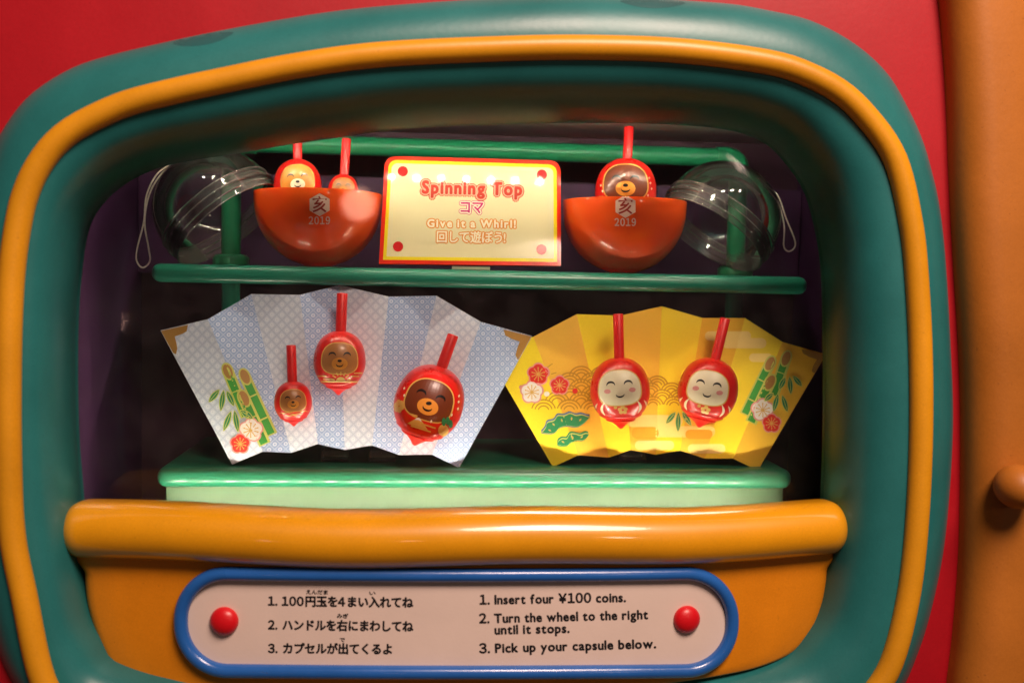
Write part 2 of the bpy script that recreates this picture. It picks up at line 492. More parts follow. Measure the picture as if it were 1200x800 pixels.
# outer teal band, bulging out to the bead
TO = towards(T_, O_, 10)
rings = []
for k in range(11):
    th = (k/10)*PI/2
    rings.append([P(*p, 5-19*math.sin(th)) for p in lerp(O_, TO, 1-math.cos(th)*1.0)])
om = ringmesh('outer_moulding', rings, M_teal, machine)
co_ = Cast(om)
M_patch = mat('dark_teal_touch_up_paint', (0.010, 0.095, 0.10), 0.5, 0.1, 30)
for pts_ in ([(203,50),(222,43),(248,39),(273,38),(266,44),(252,50),(232,54),(212,54)], [(727,1),(760,-1),(802,3),(790,8),(765,10),(742,7)]):
    pr = Print('paint_patch', machine, co_, 0.06, 0.0, 3.0); pr.poly(catmull(pts_, True, 4), M_patch); pr.build()
# bead
tube('bead', [P(*p, -13) for p in T_], 7.3*MM, M_bead, machine, 20, closed=True)
# inner funnel
TI = towards(T_, L_, 10)
rings = []
for k in range(19):
    th = k/18*PI/2
    fr = math.sin(th); dp = 1-math.cos(th)
    rings.append([P(*p, -12+(LIPY+12)*dp) for p in lerp(TI, L_, fr)])
rings.append([q+Vector((0, 0.006, 0)) for q in rings[-1]])
back = towards(L_, [(CX, CY)]*NA, -34)
rings.append([P(*p, LIPY+6) for p in back])
ringmesh('inner_moulding', rings, M_teal, machine)
# glass pane, 3 mm thick
gp = [P(*p, LIPY+8) for p in towards(L_, [(CX, CY)]*NA, -8)]
gv = gp + [q+Vector((0, 0.003, 0)) for q in gp]
gf = [tuple(range(NA)), tuple(range(2*NA-1, NA-1, -1))]
gl = mesh_obj('glass_pane', gv, gf, M_glass, machine, smooth=False)
# inside of the cabinet
YB = 245
xl = P(80, 420, LIPY+12).x; xr = P(985, 420, 140).x
zt = P(600, 118, LIPY+14).z; zb = -0.215
Y0 = (LIPY+14)*MM; Y1 = YB*MM
def sheet(name, a, b, c, d, m, n=Vector((0, 0, 0))):
    t = Vector(n)*0.004
    v = [Vector(a), Vector(b), Vector(c), Vector(d)]; v += [q+t for q in v]
    o = mesh_obj(name, v, [(0,1,2,3),(7,6,5,4),(0,4,5,1),(1,5,6,2),(2,6,7,3),(3,7,4,0)], m, machine, smooth=False)
    return fix_normals(o)
sheet('side_wall', (xl,Y0,zb), (xl,Y1,zb), (xl,Y1,zt), (xl,Y0,zt), M_purple, (-1,0,0))
sheet('side_wall', (xr,Y0,zb), (xr,Y1,zb), (xr,Y1,zt), (xr,Y0,zt), M_purple, (1,0,0))
sheet('back_wall', (xl-.02,Y1+.001,zb-.02), (xr+.02,Y1+.001,zb-.02), (xr+.02,Y1+.001,zt+.02), (xl-.02,Y1+.001,zt+.02), M_dark, (0,1,0))
sheet('ceiling_panel', (xl,Y0,zt+.001), (xr,Y0,zt+.001), (xr,Y1,zt+.001), (xl,Y1,zt+.001), M_ceil, (0,0,1))
sheet('floor_panel', (xl,Y0,zb-.001), (xr,Y0,zb-.001), (xr,Y1,zb-.001), (xl,Y1,zb-.001), M_dark, (0,0,-1))

# ---------------------------------------------------------------- right hand door with ball knob
door = thing('cabinet_door', 'ochre orange door with rounded edge and ball knob right of the red machine front', 'cabinet door', (0.36, 0, -0.2))
edge = [(1096,-60),(1105,0),(1113,100),(1117,200),(1122,300),(1128,400),(1131,500),(1129,640),(1122,740),(1115,800),(1108,870)]
ed = catmull(edge, False, 6)
verts, faces = [], []; prof = []
for k in range(9):
    th = k/8*PI/2; prof.append((19*(1-math.cos(th)), -2-20*math.sin(th)))
prof = [(0, 12)] + prof + [(110, -22), (110, 12)]
for x, y in ed:
    b = P(x, y, -2)
    for dx, yy in prof: verts.append(Vector((b.x+dx*MM, yy*MM, b.z)))
m_ = len(prof)
for i in range(len(ed)-1):
    for k in range(m_-1): faces.append((i*m_+k, i*m_+k+1, (i+1)*m_+k+1, (i+1)*m_+k))
fix_normals(mesh_obj('door_board', verts, faces, M_door, door))
kc = P(1193, 570, -33)
fr = Matrix.Translation(kc) @ Matrix.Rotation(PI/2, 4, 'X')
R = 13.6*MM
kp = [(R*0.45, -22*MM), (R*0.42, -13*MM)] + [(R*math.sin(t)*1.0, -R*1.12*math.cos(t)) for t in [0.5+k*(PI-0.5)/20 for k in range(20)]] + [(0, R*1.12)]
lathe('knob', kp, fr, M_door, door, 40)

# ---------------------------------------------------------------- counter lip and pocket
counter = thing('counter_pocket', 'orange counter pocket with thick rolled lip below the display window', 'counter', (0, 0.01, -0.2))
N = 90
pl = P(72, 617, 22); pr = P(992, 621, 22)
xm = (pl.x+pr.x)/2; hw = (pr.x-pl.x)/2; zroll = (pl.z+pr.z)/2
BUL = 26*MM
RR = 17.2*MM
verts, faces = [], []
SEG = 36
ts = [-1+2*(0.5-0.5*math.cos(PI*i/N)) for i in range(N+1)]
for t in ts:
    x = xm+hw*t
    yc = 0.024 - BUL*(1-t*t)
    dend = (1-abs(t))*hw
    cap = 13.5*MM
    s = 1 if dend > cap else math.sqrt(max(0, 1-((cap-dend)/cap)**2))
    s = max(s, 0.001)
    # roll section: round in front, running back flat on top to the window
    dz = 0.0012*math.sin(t*7+0.6)
    for k in range(SEG):
        th = 2*PI*k/SEG
        ry = RR*1.05 if math.cos(th) < 0 else RR*2.2
        verts.append(Vector((x, yc+math.cos(th)*ry*s, zroll+dz*s+math.sin(th)*RR*s*(1 if math.sin(th) > 0 else 1.02))))
for i in range(N):
    for k in range(SEG):
        l = (k+1) % SEG; faces.append((i*SEG+k, i*SEG+l, (i+1)*SEG+l, (i+1)*SEG+k))
faces.append(tuple(range(SEG))); faces.append(tuple(N*SEG+k for k in reversed(range(SEG))))
roll = fix_normals(mesh_obj('rolled_lip', verts, faces, M_counter, counter))
def S(x):                                             # front of the pocket
    t = (x-xm)/hw
    return (0.026 - BUL*(1-t*t)) - 0.004
def PS(px, py, lift=0):
    y = 0.0
    for _ in range(6):
        p = P(px, py, y/MM); y = S(p.x)-lift
    return P(px, py, y/MM)
BODY = [(92,640),(93,675),(96,710),(105,744),(119,779),(140,812),(175,834),(230,842),(400,838),(600,824),(780,804),(860,792),(905,781),(940,764),(962,738),(972,705),(976,670),(976,640),(800,632),(540,640),(280,634)]
bl = catmull(BODY, True, 8)
nb = len(bl); bc = (535, 725)
verts, faces = [], []
ks = [(1.0, 1.0), (0.998, 0.7), (0.992, 0.42), (0.985, 0.22), (0.975, 0.08), (0.96, 0.0), (0.9, 0), (0.8, 0), (0.65, 0), (0.5, 0), (0.35, 0), (0.2, 0), (0.08, 0)]
for k, e in ks:
    for x, y in bl:
        p = PS(bc[0]+(x-bc[0])*k, bc[1]+(y-bc[1])*k)
        p.y = S(p.x) + e*0.012; verts.append(p)
for p in [PS(*q) for q in bl]:
    verts.append(Vector((p.x, 0.075, p.z)))
for i in range(len(ks)-1):
    for k in range(nb):
        l = (k+1) % nb; faces.append((i*nb+k, (i+1)*nb+k, (i+1)*nb+l, i*nb+l))
b0 = len(ks)*nb
for k in range(nb):
    l = (k+1) % nb; faces.append((k, l, b0+l, b0+k))
faces.append(tuple((len(ks)-1)*nb+k for k in range(nb)))
pocket = fix_normals(mesh_obj('pocket_front', verts, faces, M_pocket, counter)); sharp(pocket, 60)

# ---------------------------------------------------------------- instruction plate on the pocket
plate = thing('instruction_plate', 'long cream instruction plate in blue tube frame with two red studs', 'sign', PS(535, 728))
def stadium(x0, x1, y0, y1, n=14, slopeL=0, rfac=0.96):
    r = (y1-y0)/2*rfac; pts = []
    for cx, cy, a0 in ((x1-r, y1-r, 0), (x0+r, y1-r, PI/2), (x0+r, y0+r, PI), (x1-r, y0+r, 1.5*PI)):
        for k in range(n+1): 
            a = a0+k/n*PI/2; pts.append((cx+r*math.cos(a), cy+r*math.sin(a)))
    out = []
    m = len(pts)
    for i in range(m):
        a, b = pts[i], pts[(i+1) % m]
        d = math.hypot(a[0]-b[0], a[1]-b[1]); k = max(1, int(d/20))
        for j in range(k): out.append((a[0]+(b[0]-a[0])*j/k, a[1]+(b[1]-a[1])*j/k))
    return out
def warp(p):                                          # the plate follows the pocket and sags to the middle
    x, y = p; t = (x-535)/330
    return (x, y + (1-t*t)*3.0 - 0.5 + 4*(x-535)/330*0 )
rim = [warp(p) for p in stadium(212, 858, 671, 785)]
tube('blue_frame', [PS(*p, lift=0.003) for p in rim], 4.3*MM, M_blue, plate, 18, closed=True)
inner = [warp(p) for p in stadium(214, 856, 673, 783)]
pc = [PS(*p, lift=0.0018) for p in inner]
# plate as a grid strip following the curve
verts, faces = [], []; cen = (535, 730); KS = [1, .9, .75, .6, .45, .3, .15, .05]
for k in KS:
    for x, y in inner: verts.append(PS(cen[0]+(x-cen[0])*k, cen[1]+(y-cen[1])*k, lift=0.0018))
mi = len(inner)
for i in range(len(KS)-1):
    for k in range(mi):
        l = (k+1) % mi; faces.append((i*mi+k, (i+1)*mi+k, (i+1)*mi+l, i*mi+l))
faces.append(tuple((len(KS)-1)*mi+k for k in range(mi)))
pf = fix_normals(mesh_obj('plate_sheet', verts, faces, M_plate, plate))
for sx, sy in ((263, 727), (804.5, 725)):
    c = PS(sx, sy, lift=0.0019); r = 8.8*MM
    nrm = Vector((2*BUL*((c.x-xm)/hw)/hw*1.0, -1, 0)).normalized()
    frm = Matrix.Translation(c) @ nrm.to_track_quat('Z', 'Y').to_matrix().to_4x4()
    pr_ = [(r, -0.001), (r, 0.0004)] + [(r*math.cos(a), 0.0004+r*0.62*math.sin(a)) for a in [k/12*PI/2 for k in range(1, 12)]] + [(0, 0.0004+r*0.62)]
    lathe('red_stud', pr_, frm, M_stud, plate, 36)
cs = Cast(pf)
def line(s, p0, p1, h, off, name='instruction_text'):
    pr2 = Print(name, plate, cs, 0.12, 0.0, 6); pr2.text(s, p0, p1, h, M_ink, 0.60 if h > 5 else 0.24, dirs=8); return pr2.build()
line('1. 100円玉を4まい入れてね', (314.5, 708.5), (484, 710.5), 9.3, 0.022)
line('えんだま', (359, 695.2), (384, 695.7), 4.0, 0.012)
line('い', (433, 696.3), (440, 696.3), 3.4, 0.010)
line('2. ハンドルを右にまわしてね', (314.5, 736.5), (484, 738.5), 9.3, 0.022)
line('みぎ', (395, 723.2), (408, 723.5), 4.0, 0.012)
line('3. カプセルが出てくるよ', (314.5, 764), (459, 765), 9.3, 0.022)
line('で', (398, 750.8), (404, 751.0), 3.6, 0.012)
line('1. Insert four ¥100 coins.', (562.5, 707.5), (733, 704.5), 10.2, 0.022)
line('2. Turn the wheel to the right', (562, 729.5), (759, 724.5), 10.2, 0.022)
line('until it stops.', (580, 742.5), (667, 740.5), 10.2, 0.022)
line('3. Pick up your capsule below.', (562, 764.5), (768.5, 758.5), 10.2, 0.022)

# ---------------------------------------------------------------- lower plinth
YP = 98                                            # its front edge
pL = P(182, 556, YP); pR = P(930, 562, YP)
zp_top = (P(300, 549, YP).z + P(820, 550, YP).z)/2
plinth = thing('display_plinth', 'pale green display plinth with rounded dark green top under both paper fans', 'display stand', ((pL.x+pR.x)/2, 0.16, -0.2))
TH = 14.5*MM
rbox('plinth_top', pL.x, pR.x, YP*MM, Y1-0.002, zp_top-TH, zp_top, 6.6*MM, M_green2, plinth, 8)
rbox('plinth_front', P(194, 580, YP+7).x, P(918, 580, YP+7).x, (YP+7)*MM, Y1-0.003, zb+0.001, zp_top-TH+0.0006, 1.2*MM, M_pale, plinth, 3)

# ---------------------------------------------------------------- upper shelf with rail
YS = 106
sL = P(178, 318, YS+6); sR = P(945, 336, YS+6)
tilt = math.atan2(sR.z-sL.z, sR.x-sL.x)
print('shelf tilt deg', math.degrees(tilt))
zs_mid = (sL.z+sR.z)/2
shelf = thing('display_shelf', 'dark green rounded shelf with pipe rail behind it across the middle of the window', 'shelf', ((sL.x+sR.x)/2, 0.17, zs_mid))
THS = 13.0*MM
zs = zs_mid + THS/2                                 # top of the shelf
rbox('shelf_board', sL.x, sR.x, YS*MM, 0.205, zs_mid-THS/2, zs, 6.2*MM, M_green, shelf, 8)
# wooden bracket blocks behind carry it on the back wall
YR = 190
rl = P(285, 172, YR); rr = P(858, 190, YR); zr = (P(400,169,YR).z+P(700,182,YR).z)/2
xa, xb = P(271, 240, YR).x, P(864, 240, YR).x
rrad = 7.4*MM
bend = 10*MM
def elbow(x, s):
    return [Vector((x, YR*MM, zr-bend*1.6))] + [Vector((x+s*bend*(1-math.cos(a)), YR*MM, zr-bend*(1-math.sin(a)))) for a in [k/8*PI/2 for k in range(9)]]
tube('back_rail', [Vector((xa+bend*1.2, YR*MM, zr)), Vector(((xa+xb)/2, YR*MM, zr)), Vector((xb-bend*1.2, YR*MM, zr))], rrad, M_rail, shelf, 24)
for x, s in ((xa, 1), (xb, -1)):
    e = elbow(x, s) + [Vector((x+s*(bend+9*MM), YR*MM, zr))]
    tube('rail_elbow', e, rrad*1.16, M_rail, shelf, 24)
    tube('rail_post', [Vector((x, YR*MM, zs-0.0006)), Vector((x, YR*MM, zr-bend*1.2))], rrad, M_rail, shelf, 24)
    lathe('post_collar', [(rrad*1.9, 0), (rrad*1.9, 6*MM), (rrad*1.6, 8.5*MM), (rrad*1.02, 9*MM)], Matrix.Translation((x, YR*MM, zs+0.0002)), M_rail, shelf, 28)
    tube('lower_post', [Vector((x, YR*MM, zp_top+0.0002)), Vector((x, YR*MM, zs_mid-THS/2+0.0005))], rrad*0.95, M_green, shelf, 20)
zpan = P(600, 214, 238).z
rbp = rbox('back_board', xl+0.001, xr-0.001, 0.232, 0.2445, zs_mid, zpan, 0.5*MM, M_purple, machine, 1)

# ---------------------------------------------------------------- LED strips (real lamps hidden behind the rims)
def led_strip(name, label, x0, x1, y, z, n, m, r, aim):
    """LED tape: flat round lenses facing aim"""
    t = thing(name, label, 'lamp', ((x0+x1)/2, y, z), group='LED strips behind the window rim')
    aim = Vector(aim).normalized(); q = aim.to_track_quat('Z', 'Y').to_matrix().to_4x4()
    c = Vector(((x0+x1)/2, y, z)); hx = (x1-x0)/2+0.008
    a = Vector((0, 1, 0)); a = (a-aim*a.dot(aim)).normalized()
    vs = []
    for d in (-0.0008, -0.0024):
        for sx, sy in ((-1,-1),(1,-1),(1,1),(-1,1)): vs.append(c+aim*d+Vector((sx*hx,0,0))+a*sy*0.0035)
    fix_normals(mesh_obj('strip_base', vs, [(0,1,2,3),(7,6,5,4),(0,4,5,1),(1,5,6,2),(2,6,7,3),(3,7,4,0)], M_metal, t, smooth=False))
    me = None
    for i in range(n):
        x = x0+(x1-x0)*i/(n-1)
        if me is None:
            bm = bmesh.new()
            if z > 0: bmesh.ops.create_icosphere(bm, subdivisions=1, radius=r*0.9)
            else: bmesh.ops.create_cone(bm, cap_ends=True, segments=10, radius1=r, radius2=r*0.8, depth=0.0006, matrix=q)
            me = bpy.data.meshes.new('led_bulb'); bm.to_mesh(me); bm.free(); me.materials.append(m)
        o = bpy.data.objects.new('led_bulb', me); COL.objects.link(o); o.parent = t
        o.location = Vector((x, y, z)) - wloc(t)
    return t
cxs = P(553, 215, 90).x
led_strip('led_strip', 'upper strip of small warm white lamps above the shelf behind the window rim', cxs-0.20, cxs+0.22, 0.080, zt-0.006, 22, M_led_top, 2.2*MM, (0, 0.30, -1))
led_strip('led_strip', 'lower strip of small warm white lamps behind the orange counter lip', cxs-0.21, cxs+0.21, 0.0755, P(540, 603, 76).z, 24, M_led_low, 2.2*MM, (0, 0.30, 1))

# ---------------------------------------------------------------- fans
def fan_mat(name, base, pat, line_c, gloss=0.4):
    m = bpy.data.materials.new(name); m.use_nodes = True
    nt = m.node_tree; Nn = nt.nodes; L = nt.links; b = Nn['Principled BSDF']; b.inputs['Roughness'].default_value = gloss
    uv = Nn.new('ShaderNodeUVMap'); uv.uv_map = 'uv'
    if pat:
        mp = Nn.new('ShaderNodeMapping'); mp.inputs['Rotation'].default_value = (0, 0, PI/4); c = 1/5.2
        mp.inputs['Scale'].default_value = (c, c, 1); L.new(uv.outputs[0], mp.inputs[0])
        fr_ = Nn.new('ShaderNodeVectorMath'); fr_.operation = 'FRACTION'; L.new(mp.outputs[0], fr_.inputs[0])
        sb = Nn.new('ShaderNodeVectorMath'); sb.operation = 'SUBTRACT'; L.new(fr_.outputs[0], sb.inputs[0]); sb.inputs[1].default_value = (.5, .5, 0)
        ab = Nn.new('ShaderNodeVectorMath'); ab.operation = 'ABSOLUTE'; L.new(sb.outputs[0], ab.inputs[0])
        sp = Nn.new('ShaderNodeSeparateXYZ'); L.new(ab.outputs[0], sp.inputs[0])
        mxx = Nn.new('ShaderNodeMath'); mxx.operation = 'MAXIMUM'; L.new(sp.outputs[0], mxx.inputs[0]); L.new(sp.outputs[1], mxx.inputs[1])
        ln = Nn.new('ShaderNodeMapRange'); ln.inputs[1].default_value = 0.40; ln.inputs[2].default_value = 0.45; L.new(mxx.outputs[0], ln.inputs[0])
        le = Nn.new('ShaderNodeVectorMath'); le.operation = 'LENGTH'; L.new(sb.outputs[0], le.inputs[0])
        r1 = Nn.new('ShaderNodeMath'); r1.operation = 'SUBTRACT'; L.new(le.outputs['Value'], r1.inputs[0]); r1.inputs[1].default_value = 0.19
        r2 = Nn.new('ShaderNodeMath'); r2.operation = 'ABSOLUTE'; L.new(r1.outputs[0], r2.inputs[0])
        r3 = Nn.new('ShaderNodeMapRange'); r3.inputs[1].default_value = 0.10; r3.inputs[2].default_value = 0.06; L.new(r2.outputs[0], r3.inputs[0])
        m1 = Nn.new('ShaderNodeMixRGB'); L.new(ln.outputs[0], m1.inputs[0]); m1.inputs[1].default_value = (*base, 1); m1.inputs[2].default_value = (*line_c, 1)
        m2 = Nn.new('ShaderNodeMixRGB'); L.new(r3.outputs[0], m2.inputs[0]); L.new(m1.outputs[0], m2.inputs[1]); m2.inputs[2].default_value = (*pat, 1)
        L.new(m2.outputs[0], b.inputs['Base Color'])
    else:
        nz = Nn.new('ShaderNodeTexNoise'); nz.inputs['Scale'].default_value = 0.6; L.new(uv.outputs[0], nz.inputs[0])
        m1 = Nn.new('ShaderNodeMixRGB'); L.new(nz.outputs[0], m1.inputs[0]); m1.inputs[1].default_value = (*[c*0.93 for c in base], 1); m1.inputs[2].default_value = (*[min(1, c*1.05) for c in base], 1)
        L.new(m1.outputs[0], b.inputs['Base Color'])
    return m
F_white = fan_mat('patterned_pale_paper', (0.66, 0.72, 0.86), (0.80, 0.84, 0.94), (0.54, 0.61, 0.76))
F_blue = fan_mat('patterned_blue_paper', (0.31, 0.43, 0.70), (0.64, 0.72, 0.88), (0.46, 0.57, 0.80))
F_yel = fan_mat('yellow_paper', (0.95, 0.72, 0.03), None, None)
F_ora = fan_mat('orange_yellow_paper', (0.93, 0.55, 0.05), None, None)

def make_fan(name, label, tops, bots, ybase, lean, amp, matsel, flip):
    org = P(tops[4][0], 548, ybase); org.z = zp_top
    t = thing(name, label, 'paper fan', org)
    T, B = [], []
    for k, (a, b) in enumerate(zip(tops, bots)):
        z = (amp if (k % 2 == flip) else -amp)
        T.append(P(*a, ybase+lean+z)); B.append(P(*b, ybase+z*0.6))
    # corners rest on the plinth
    allv, allf = [], []
    for k in range(8):
        q = [T[k], T[k+1], B[k+1], B[k]]
        nrm = ((q[1]-q[0]).cross(q[3]-q[0])).normalized()
        if nrm.y < 0: nrm = -nrm
        sub = 4; vv, ff, uu = [], [], []
        for i in range(sub+1):
            for j in range(2):
                p = (T[k+j])*(1-i/sub) + B[k+j]*(i/sub)
                vv.append(p); uu.append(((p.x)/MM, p.z/MM))
        for i in range(sub): ff.append((i*2, i*2+1, i*2+3, i*2+2))
        nb_ = len(vv)
        vv += [v+nrm*0.00045 for v in vv]; uu += uu
        ff += [tuple(nb_+x for x in reversed(f)) for f in ff]
        bd = [0, 1] + [3+2*i for i in range(sub)] + [2*i for i in range(sub, 0, -1)]
        for i in range(len(bd)):
            a, b = bd[i], bd[(i+1) % len(bd)]; ff.append((a, b, nb_+b, nb_+a))
        o = mesh_obj('pleat', vv, ff, matsel(k), t, smooth=False, uvs=uu)
        bm = bmesh.new(); bm.from_mesh(o.data); bmesh.ops.recalc_face_normals(bm, faces=bm.faces); bm.to_mesh(o.data); bm.free()
        o0 = len(allv); allv += q; allf += [(o0, o0+1, o0+2, o0+3)]
        # same bilinear strip for casting
        allf.pop(); del allv[o0:]
        for i in range(sub+1):
            for j in range(2): allv.append((T[k+j])*(1-i/sub) + B[k+j]*(i/sub))
        for i in range(sub): allf.append((o0+i*2, o0+i*2+1, o0+i*2+3, o0+i*2+2))
    return t, Cast(verts=allv, faces=allf)
t1 = [(188,387),(243.5,374),(294.5,344.5),(351.5,345.5),(398,334),(455.5,347.5),(511.5,346.5),(563.5,377),(623.5,393.5)]
b1 = [(272,544),(308,529),(341,530.5),(372.5,520),(404,527),(436,521.5),(467.5,533),(506.5,532.5),(538,548)]
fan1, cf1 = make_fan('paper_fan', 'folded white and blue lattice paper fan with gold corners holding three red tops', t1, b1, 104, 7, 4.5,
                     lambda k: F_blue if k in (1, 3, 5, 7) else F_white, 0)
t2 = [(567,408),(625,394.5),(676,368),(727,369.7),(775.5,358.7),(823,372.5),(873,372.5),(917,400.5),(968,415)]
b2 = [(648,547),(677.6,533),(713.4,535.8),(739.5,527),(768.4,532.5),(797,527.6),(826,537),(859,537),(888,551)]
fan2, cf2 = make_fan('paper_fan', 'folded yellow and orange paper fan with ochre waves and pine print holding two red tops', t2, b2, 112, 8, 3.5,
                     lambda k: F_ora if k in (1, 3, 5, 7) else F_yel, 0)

# small clear feet behind the paper
for f_, px_, y_ in ((fan1, 392, 125), (fan1, 448, 125), (fan2, 742, 133)):
    q = P(px_, 540, y_)
    rbox('clear_foot', q.x-0.010, q.x+0.010, y_*MM-0.002, y_*MM+0.016, zp_top+0.0002, zp_top+0.009, 1.2*MM, M_clear2, f_, 2)
# printed motifs
def flower(pr, cx, cy, r, m, mo, mc, rot=0.3):
    def shape(rr):
        pts = []
        for k in range(50):
            a = 2*PI*k/50; q = rr*(0.80+0.24*abs(math.cos(2.5*(a+rot)))**0.6); pts.append((cx+q*math.cos(a), cy+q*math.sin(a)))
        return pts
    pr.poly(shape(r*1.1), mo); pr.poly(shape(r*0.95), m)
    for k in range(10):
        a = 2*PI*k/10+rot
        pr.stroke([(cx+r*0.1*math.cos(a), cy+r*0.1*math.sin(a)), (cx+r*0.55*math.cos(a), cy+r*0.55*math.sin(a))], r*0.08, mc, bump=False)
        pr.ell(cx+r*0.62*math.cos(a), cy+r*0.62*math.sin(a), r*0.07, r*0.07, mc, n=8); pr.l -= pr.step
    pr.l += pr.step
    pr.ell(cx, cy, r*0.13, r*0.13, mc, n=10)
def leaf(pr, p0, p1, w):
    a, b = Vector(p0), Vector(p1); t = (b-a); n = Vector((-t.y, t.x)).normalized()
    def sh(ww, e):
        L1 = []; 
        for k in range(11):
            s = k/10; L1.append(a - t.normalized()*e + (t+t.normalized()*2*e)*s + n*ww*math.sin(PI*s)**0.8)
        for k in range(9, 0, -1):
            s = k/10; L1.append(a - t.normalized()*e + (t+t.normalized()*2*e)*s - n*ww*math.sin(PI*s)**0.8)
        return [tuple(q) for q in L1]
    pr.poly(sh(w/2+1.0, 1.6), M_lime); pr.poly(sh(w/2, 0), M_leaf)
    pr.stroke([tuple(a+t*0.12), tuple(a+t*0.9)], 0.7, M_lime)
def culm(pr, top, bot, w, nodes):
    a, b = Vector(top), Vector(bot); t = (b-a).normalized(); n = Vector((-t.y, t.x))
    q = lambda s, o: tuple(a+(b-a)*s+n*o)
    pr.poly([q(0, w/2+1.2), q(1.0, w/2+1.2), q(1.0, -w/2-1.2), q(0, -w/2-1.2)], M_lime)
    cuts = [0.0]+nodes+[0.99]
    for s0, s1 in zip(cuts, cuts[1:]):
        pr.poly([q(s0+0.012, w/2-0.8), q(s1-0.012, w/2-0.8), q(s1-0.012, -w/2+1.6), q(s0+0.012, -w/2+1.6)], M_bamb); pr.l -= pr.step
    pr.l += pr.step
    c = a + t*1.0; ang = math.atan2(t.y, t.x)
    pr.ell(c.x, c.y, w*0.98, w*0.62, M_lime, rot=ang); pr.ell(c.x, c.y, w*0.80, w*0.45, M_cut, rot=ang)
ZB = 140/1029*1.0   # px per zoomed pixel of my measuring crop
def z5(x, y): return (210+x*180/1029, 400+y*140/800)
pr = Print('printed_bamboo', fan1, cf1, 0.30, 0.03, 3.0)
culm(pr, z5(438, 230), z5(622, 625), 11, [0.33, 0.72])
culm(pr, z5(325, 195), z5(452, 500), 11, [0.45])
culm(pr, z5(432, 375), z5(575, 688), 11.5, [0.42])
for a, b in ((z5(268,325), z5(205,400)), (z5(300,330), z5(282,458)), (z5(325,335), z5(368,425)), (z5(350,470), z5(303,592)), (z5(375,465), z5(398,600)), (z5(418,460), z5(490,515))):
    leaf(pr, a, b, 5.2)
pr.build()
pr = Print('printed_flower', fan1, cf1, 0.80, 0.03, 3.0); flower(pr, *z5(482, 592), 13, M_white, M_pink, M_gold); pr.build()
pr = Print('printed_flower', fan1, cf1, 0.95, 0.03, 3.0); flower(pr, *z5(412, 683), 11, M_flred, M_pink, M_gold); pr.build()
# gold corners of the first fan
pr = Print('gold_corner', fan1, cf1, 0.30, 0.03, 3.0)
pr.poly([(189,387.6),(220.5,380.5),(219,388),(214,391),(205,394),(207,402),(208,408),(206.5,415),(203,413)], M_goldc); pr.build()
pr = Print('gold_corner', fan1, cf1, 0.30, 0.03, 3.0)
pr.poly([(622.5,394),(590,386),(592,393),(600,397),(609,400),(606,408),(604,416),(607,422)], M_goldc); pr.build()
# second fan
def z7(x, y): return (860+x*115/657, 390+y*140/800)
pr = Print('printed_bamboo', fan2, cf2, 0.30, 0.03, 3.0)
culm(pr, z7(350,165), z7(262,420), 10.5, [0.40])
culm(pr, z7(243,200), z7(72,548), 10.5, [0.34, 0.72])
culm(pr, z7(242,325), z7(112,600), 11, [0.42])
for a, b in ((z7(340,300), z7(303,372)), (z7(370,295), z7(378,405)), (z7(395,290), z7(448,352)), (z7(255,405), z7(205,450)), (z7(290,410), z7(262,520)), (z7(320,420), z7(352,522))):
    leaf(pr, a, b, 5.0)
pr.build()
pr = Print('printed_flower', fan2, cf2, 0.80, 0.03, 3.0); flower(pr, *z7(190,515), 12.5, M_white, M_pink, M_gold); pr.build()
pr = Print('printed_flower', fan2, cf2, 0.95, 0.03, 3.0); flower(pr, *z7(248,603), 10.5, M_flred, M_pink, M_gold); pr.build()
pr = Print('gold_corner', fan2, cf2, 0.30, 0.03, 3.0)
pr.poly([(967,415.2),(939,409),(941,414),(948,418),(957,421),(953,428),(951,434),(954,439)], M_goldc); pr.build()
def z6(x, y): return (590+x*110/733, 410+y*120/800)
# waves
def waves(spots, r, name='printed_waves'):
    pr = Print(name, fan2, cf2, 0.22, 0.0, 3.0)
    for cx, cy, a0, a1 in spots:
        for q in (1.0, 0.72, 0.44):
            pts = [(cx+r*q*math.cos(a), cy-r*q*math.sin(a)*0.92) for a in [math.radians(a0+(a1-a0)*k/12) for k in range(13)]]
            pr.stroke(pts, 1.5, M_wave, bump=False)
    pr.build()
w = 14.0
sp = []
for row, (y, xs_) in enumerate([(442, [681, 706]), (449.5, [667.5, 694]), (457, [681, 708]), (464.5, [668, 695]), (472, [653, 681, 702]), (481, [637, 667, 694])]):
    for x in xs_: sp.append((x, y, 12, 168))
waves(sp, w)
sp = []
for y, xs_ in [(452, [752, 770]), (460, [762, 787]), (468, [752, 776, 796]), (476, [765, 790])]:
    for x in xs_: sp.append((x, y, 12, 168))
waves(sp, 12.5)
for (zx, zy, r, m, mo) in ((272,188,12,M_flred,M_pink), (437,275,10.5,M_flred,M_pink), (222,328,12.5,M_white,M_pink)):
    pr = Print('printed_flower', fan2, cf2, 0.45, 0.03, 3.0); flower(pr, *z6(zx, zy), r, m, mo, M_gold); pr.build()
pr = Print('printed_buds', fan2, cf2, 0.35, 0.02, 3.0)
pr.ell(*z6(558,320), 3.2, 3.2, M_flred, n=14); pr.ell(*z6(338,342), 3.4, 3.0, M_white, n=14); pr.ell(*z6(138,290), 2.6, 2.6, M_pink, n=12)
pr.stroke([z6(335,140), z6(382,106)], 1.0, M_wave); pr.stroke([z6(372,188), z6(412,176)], 1.0, M_wave)
pr.build()
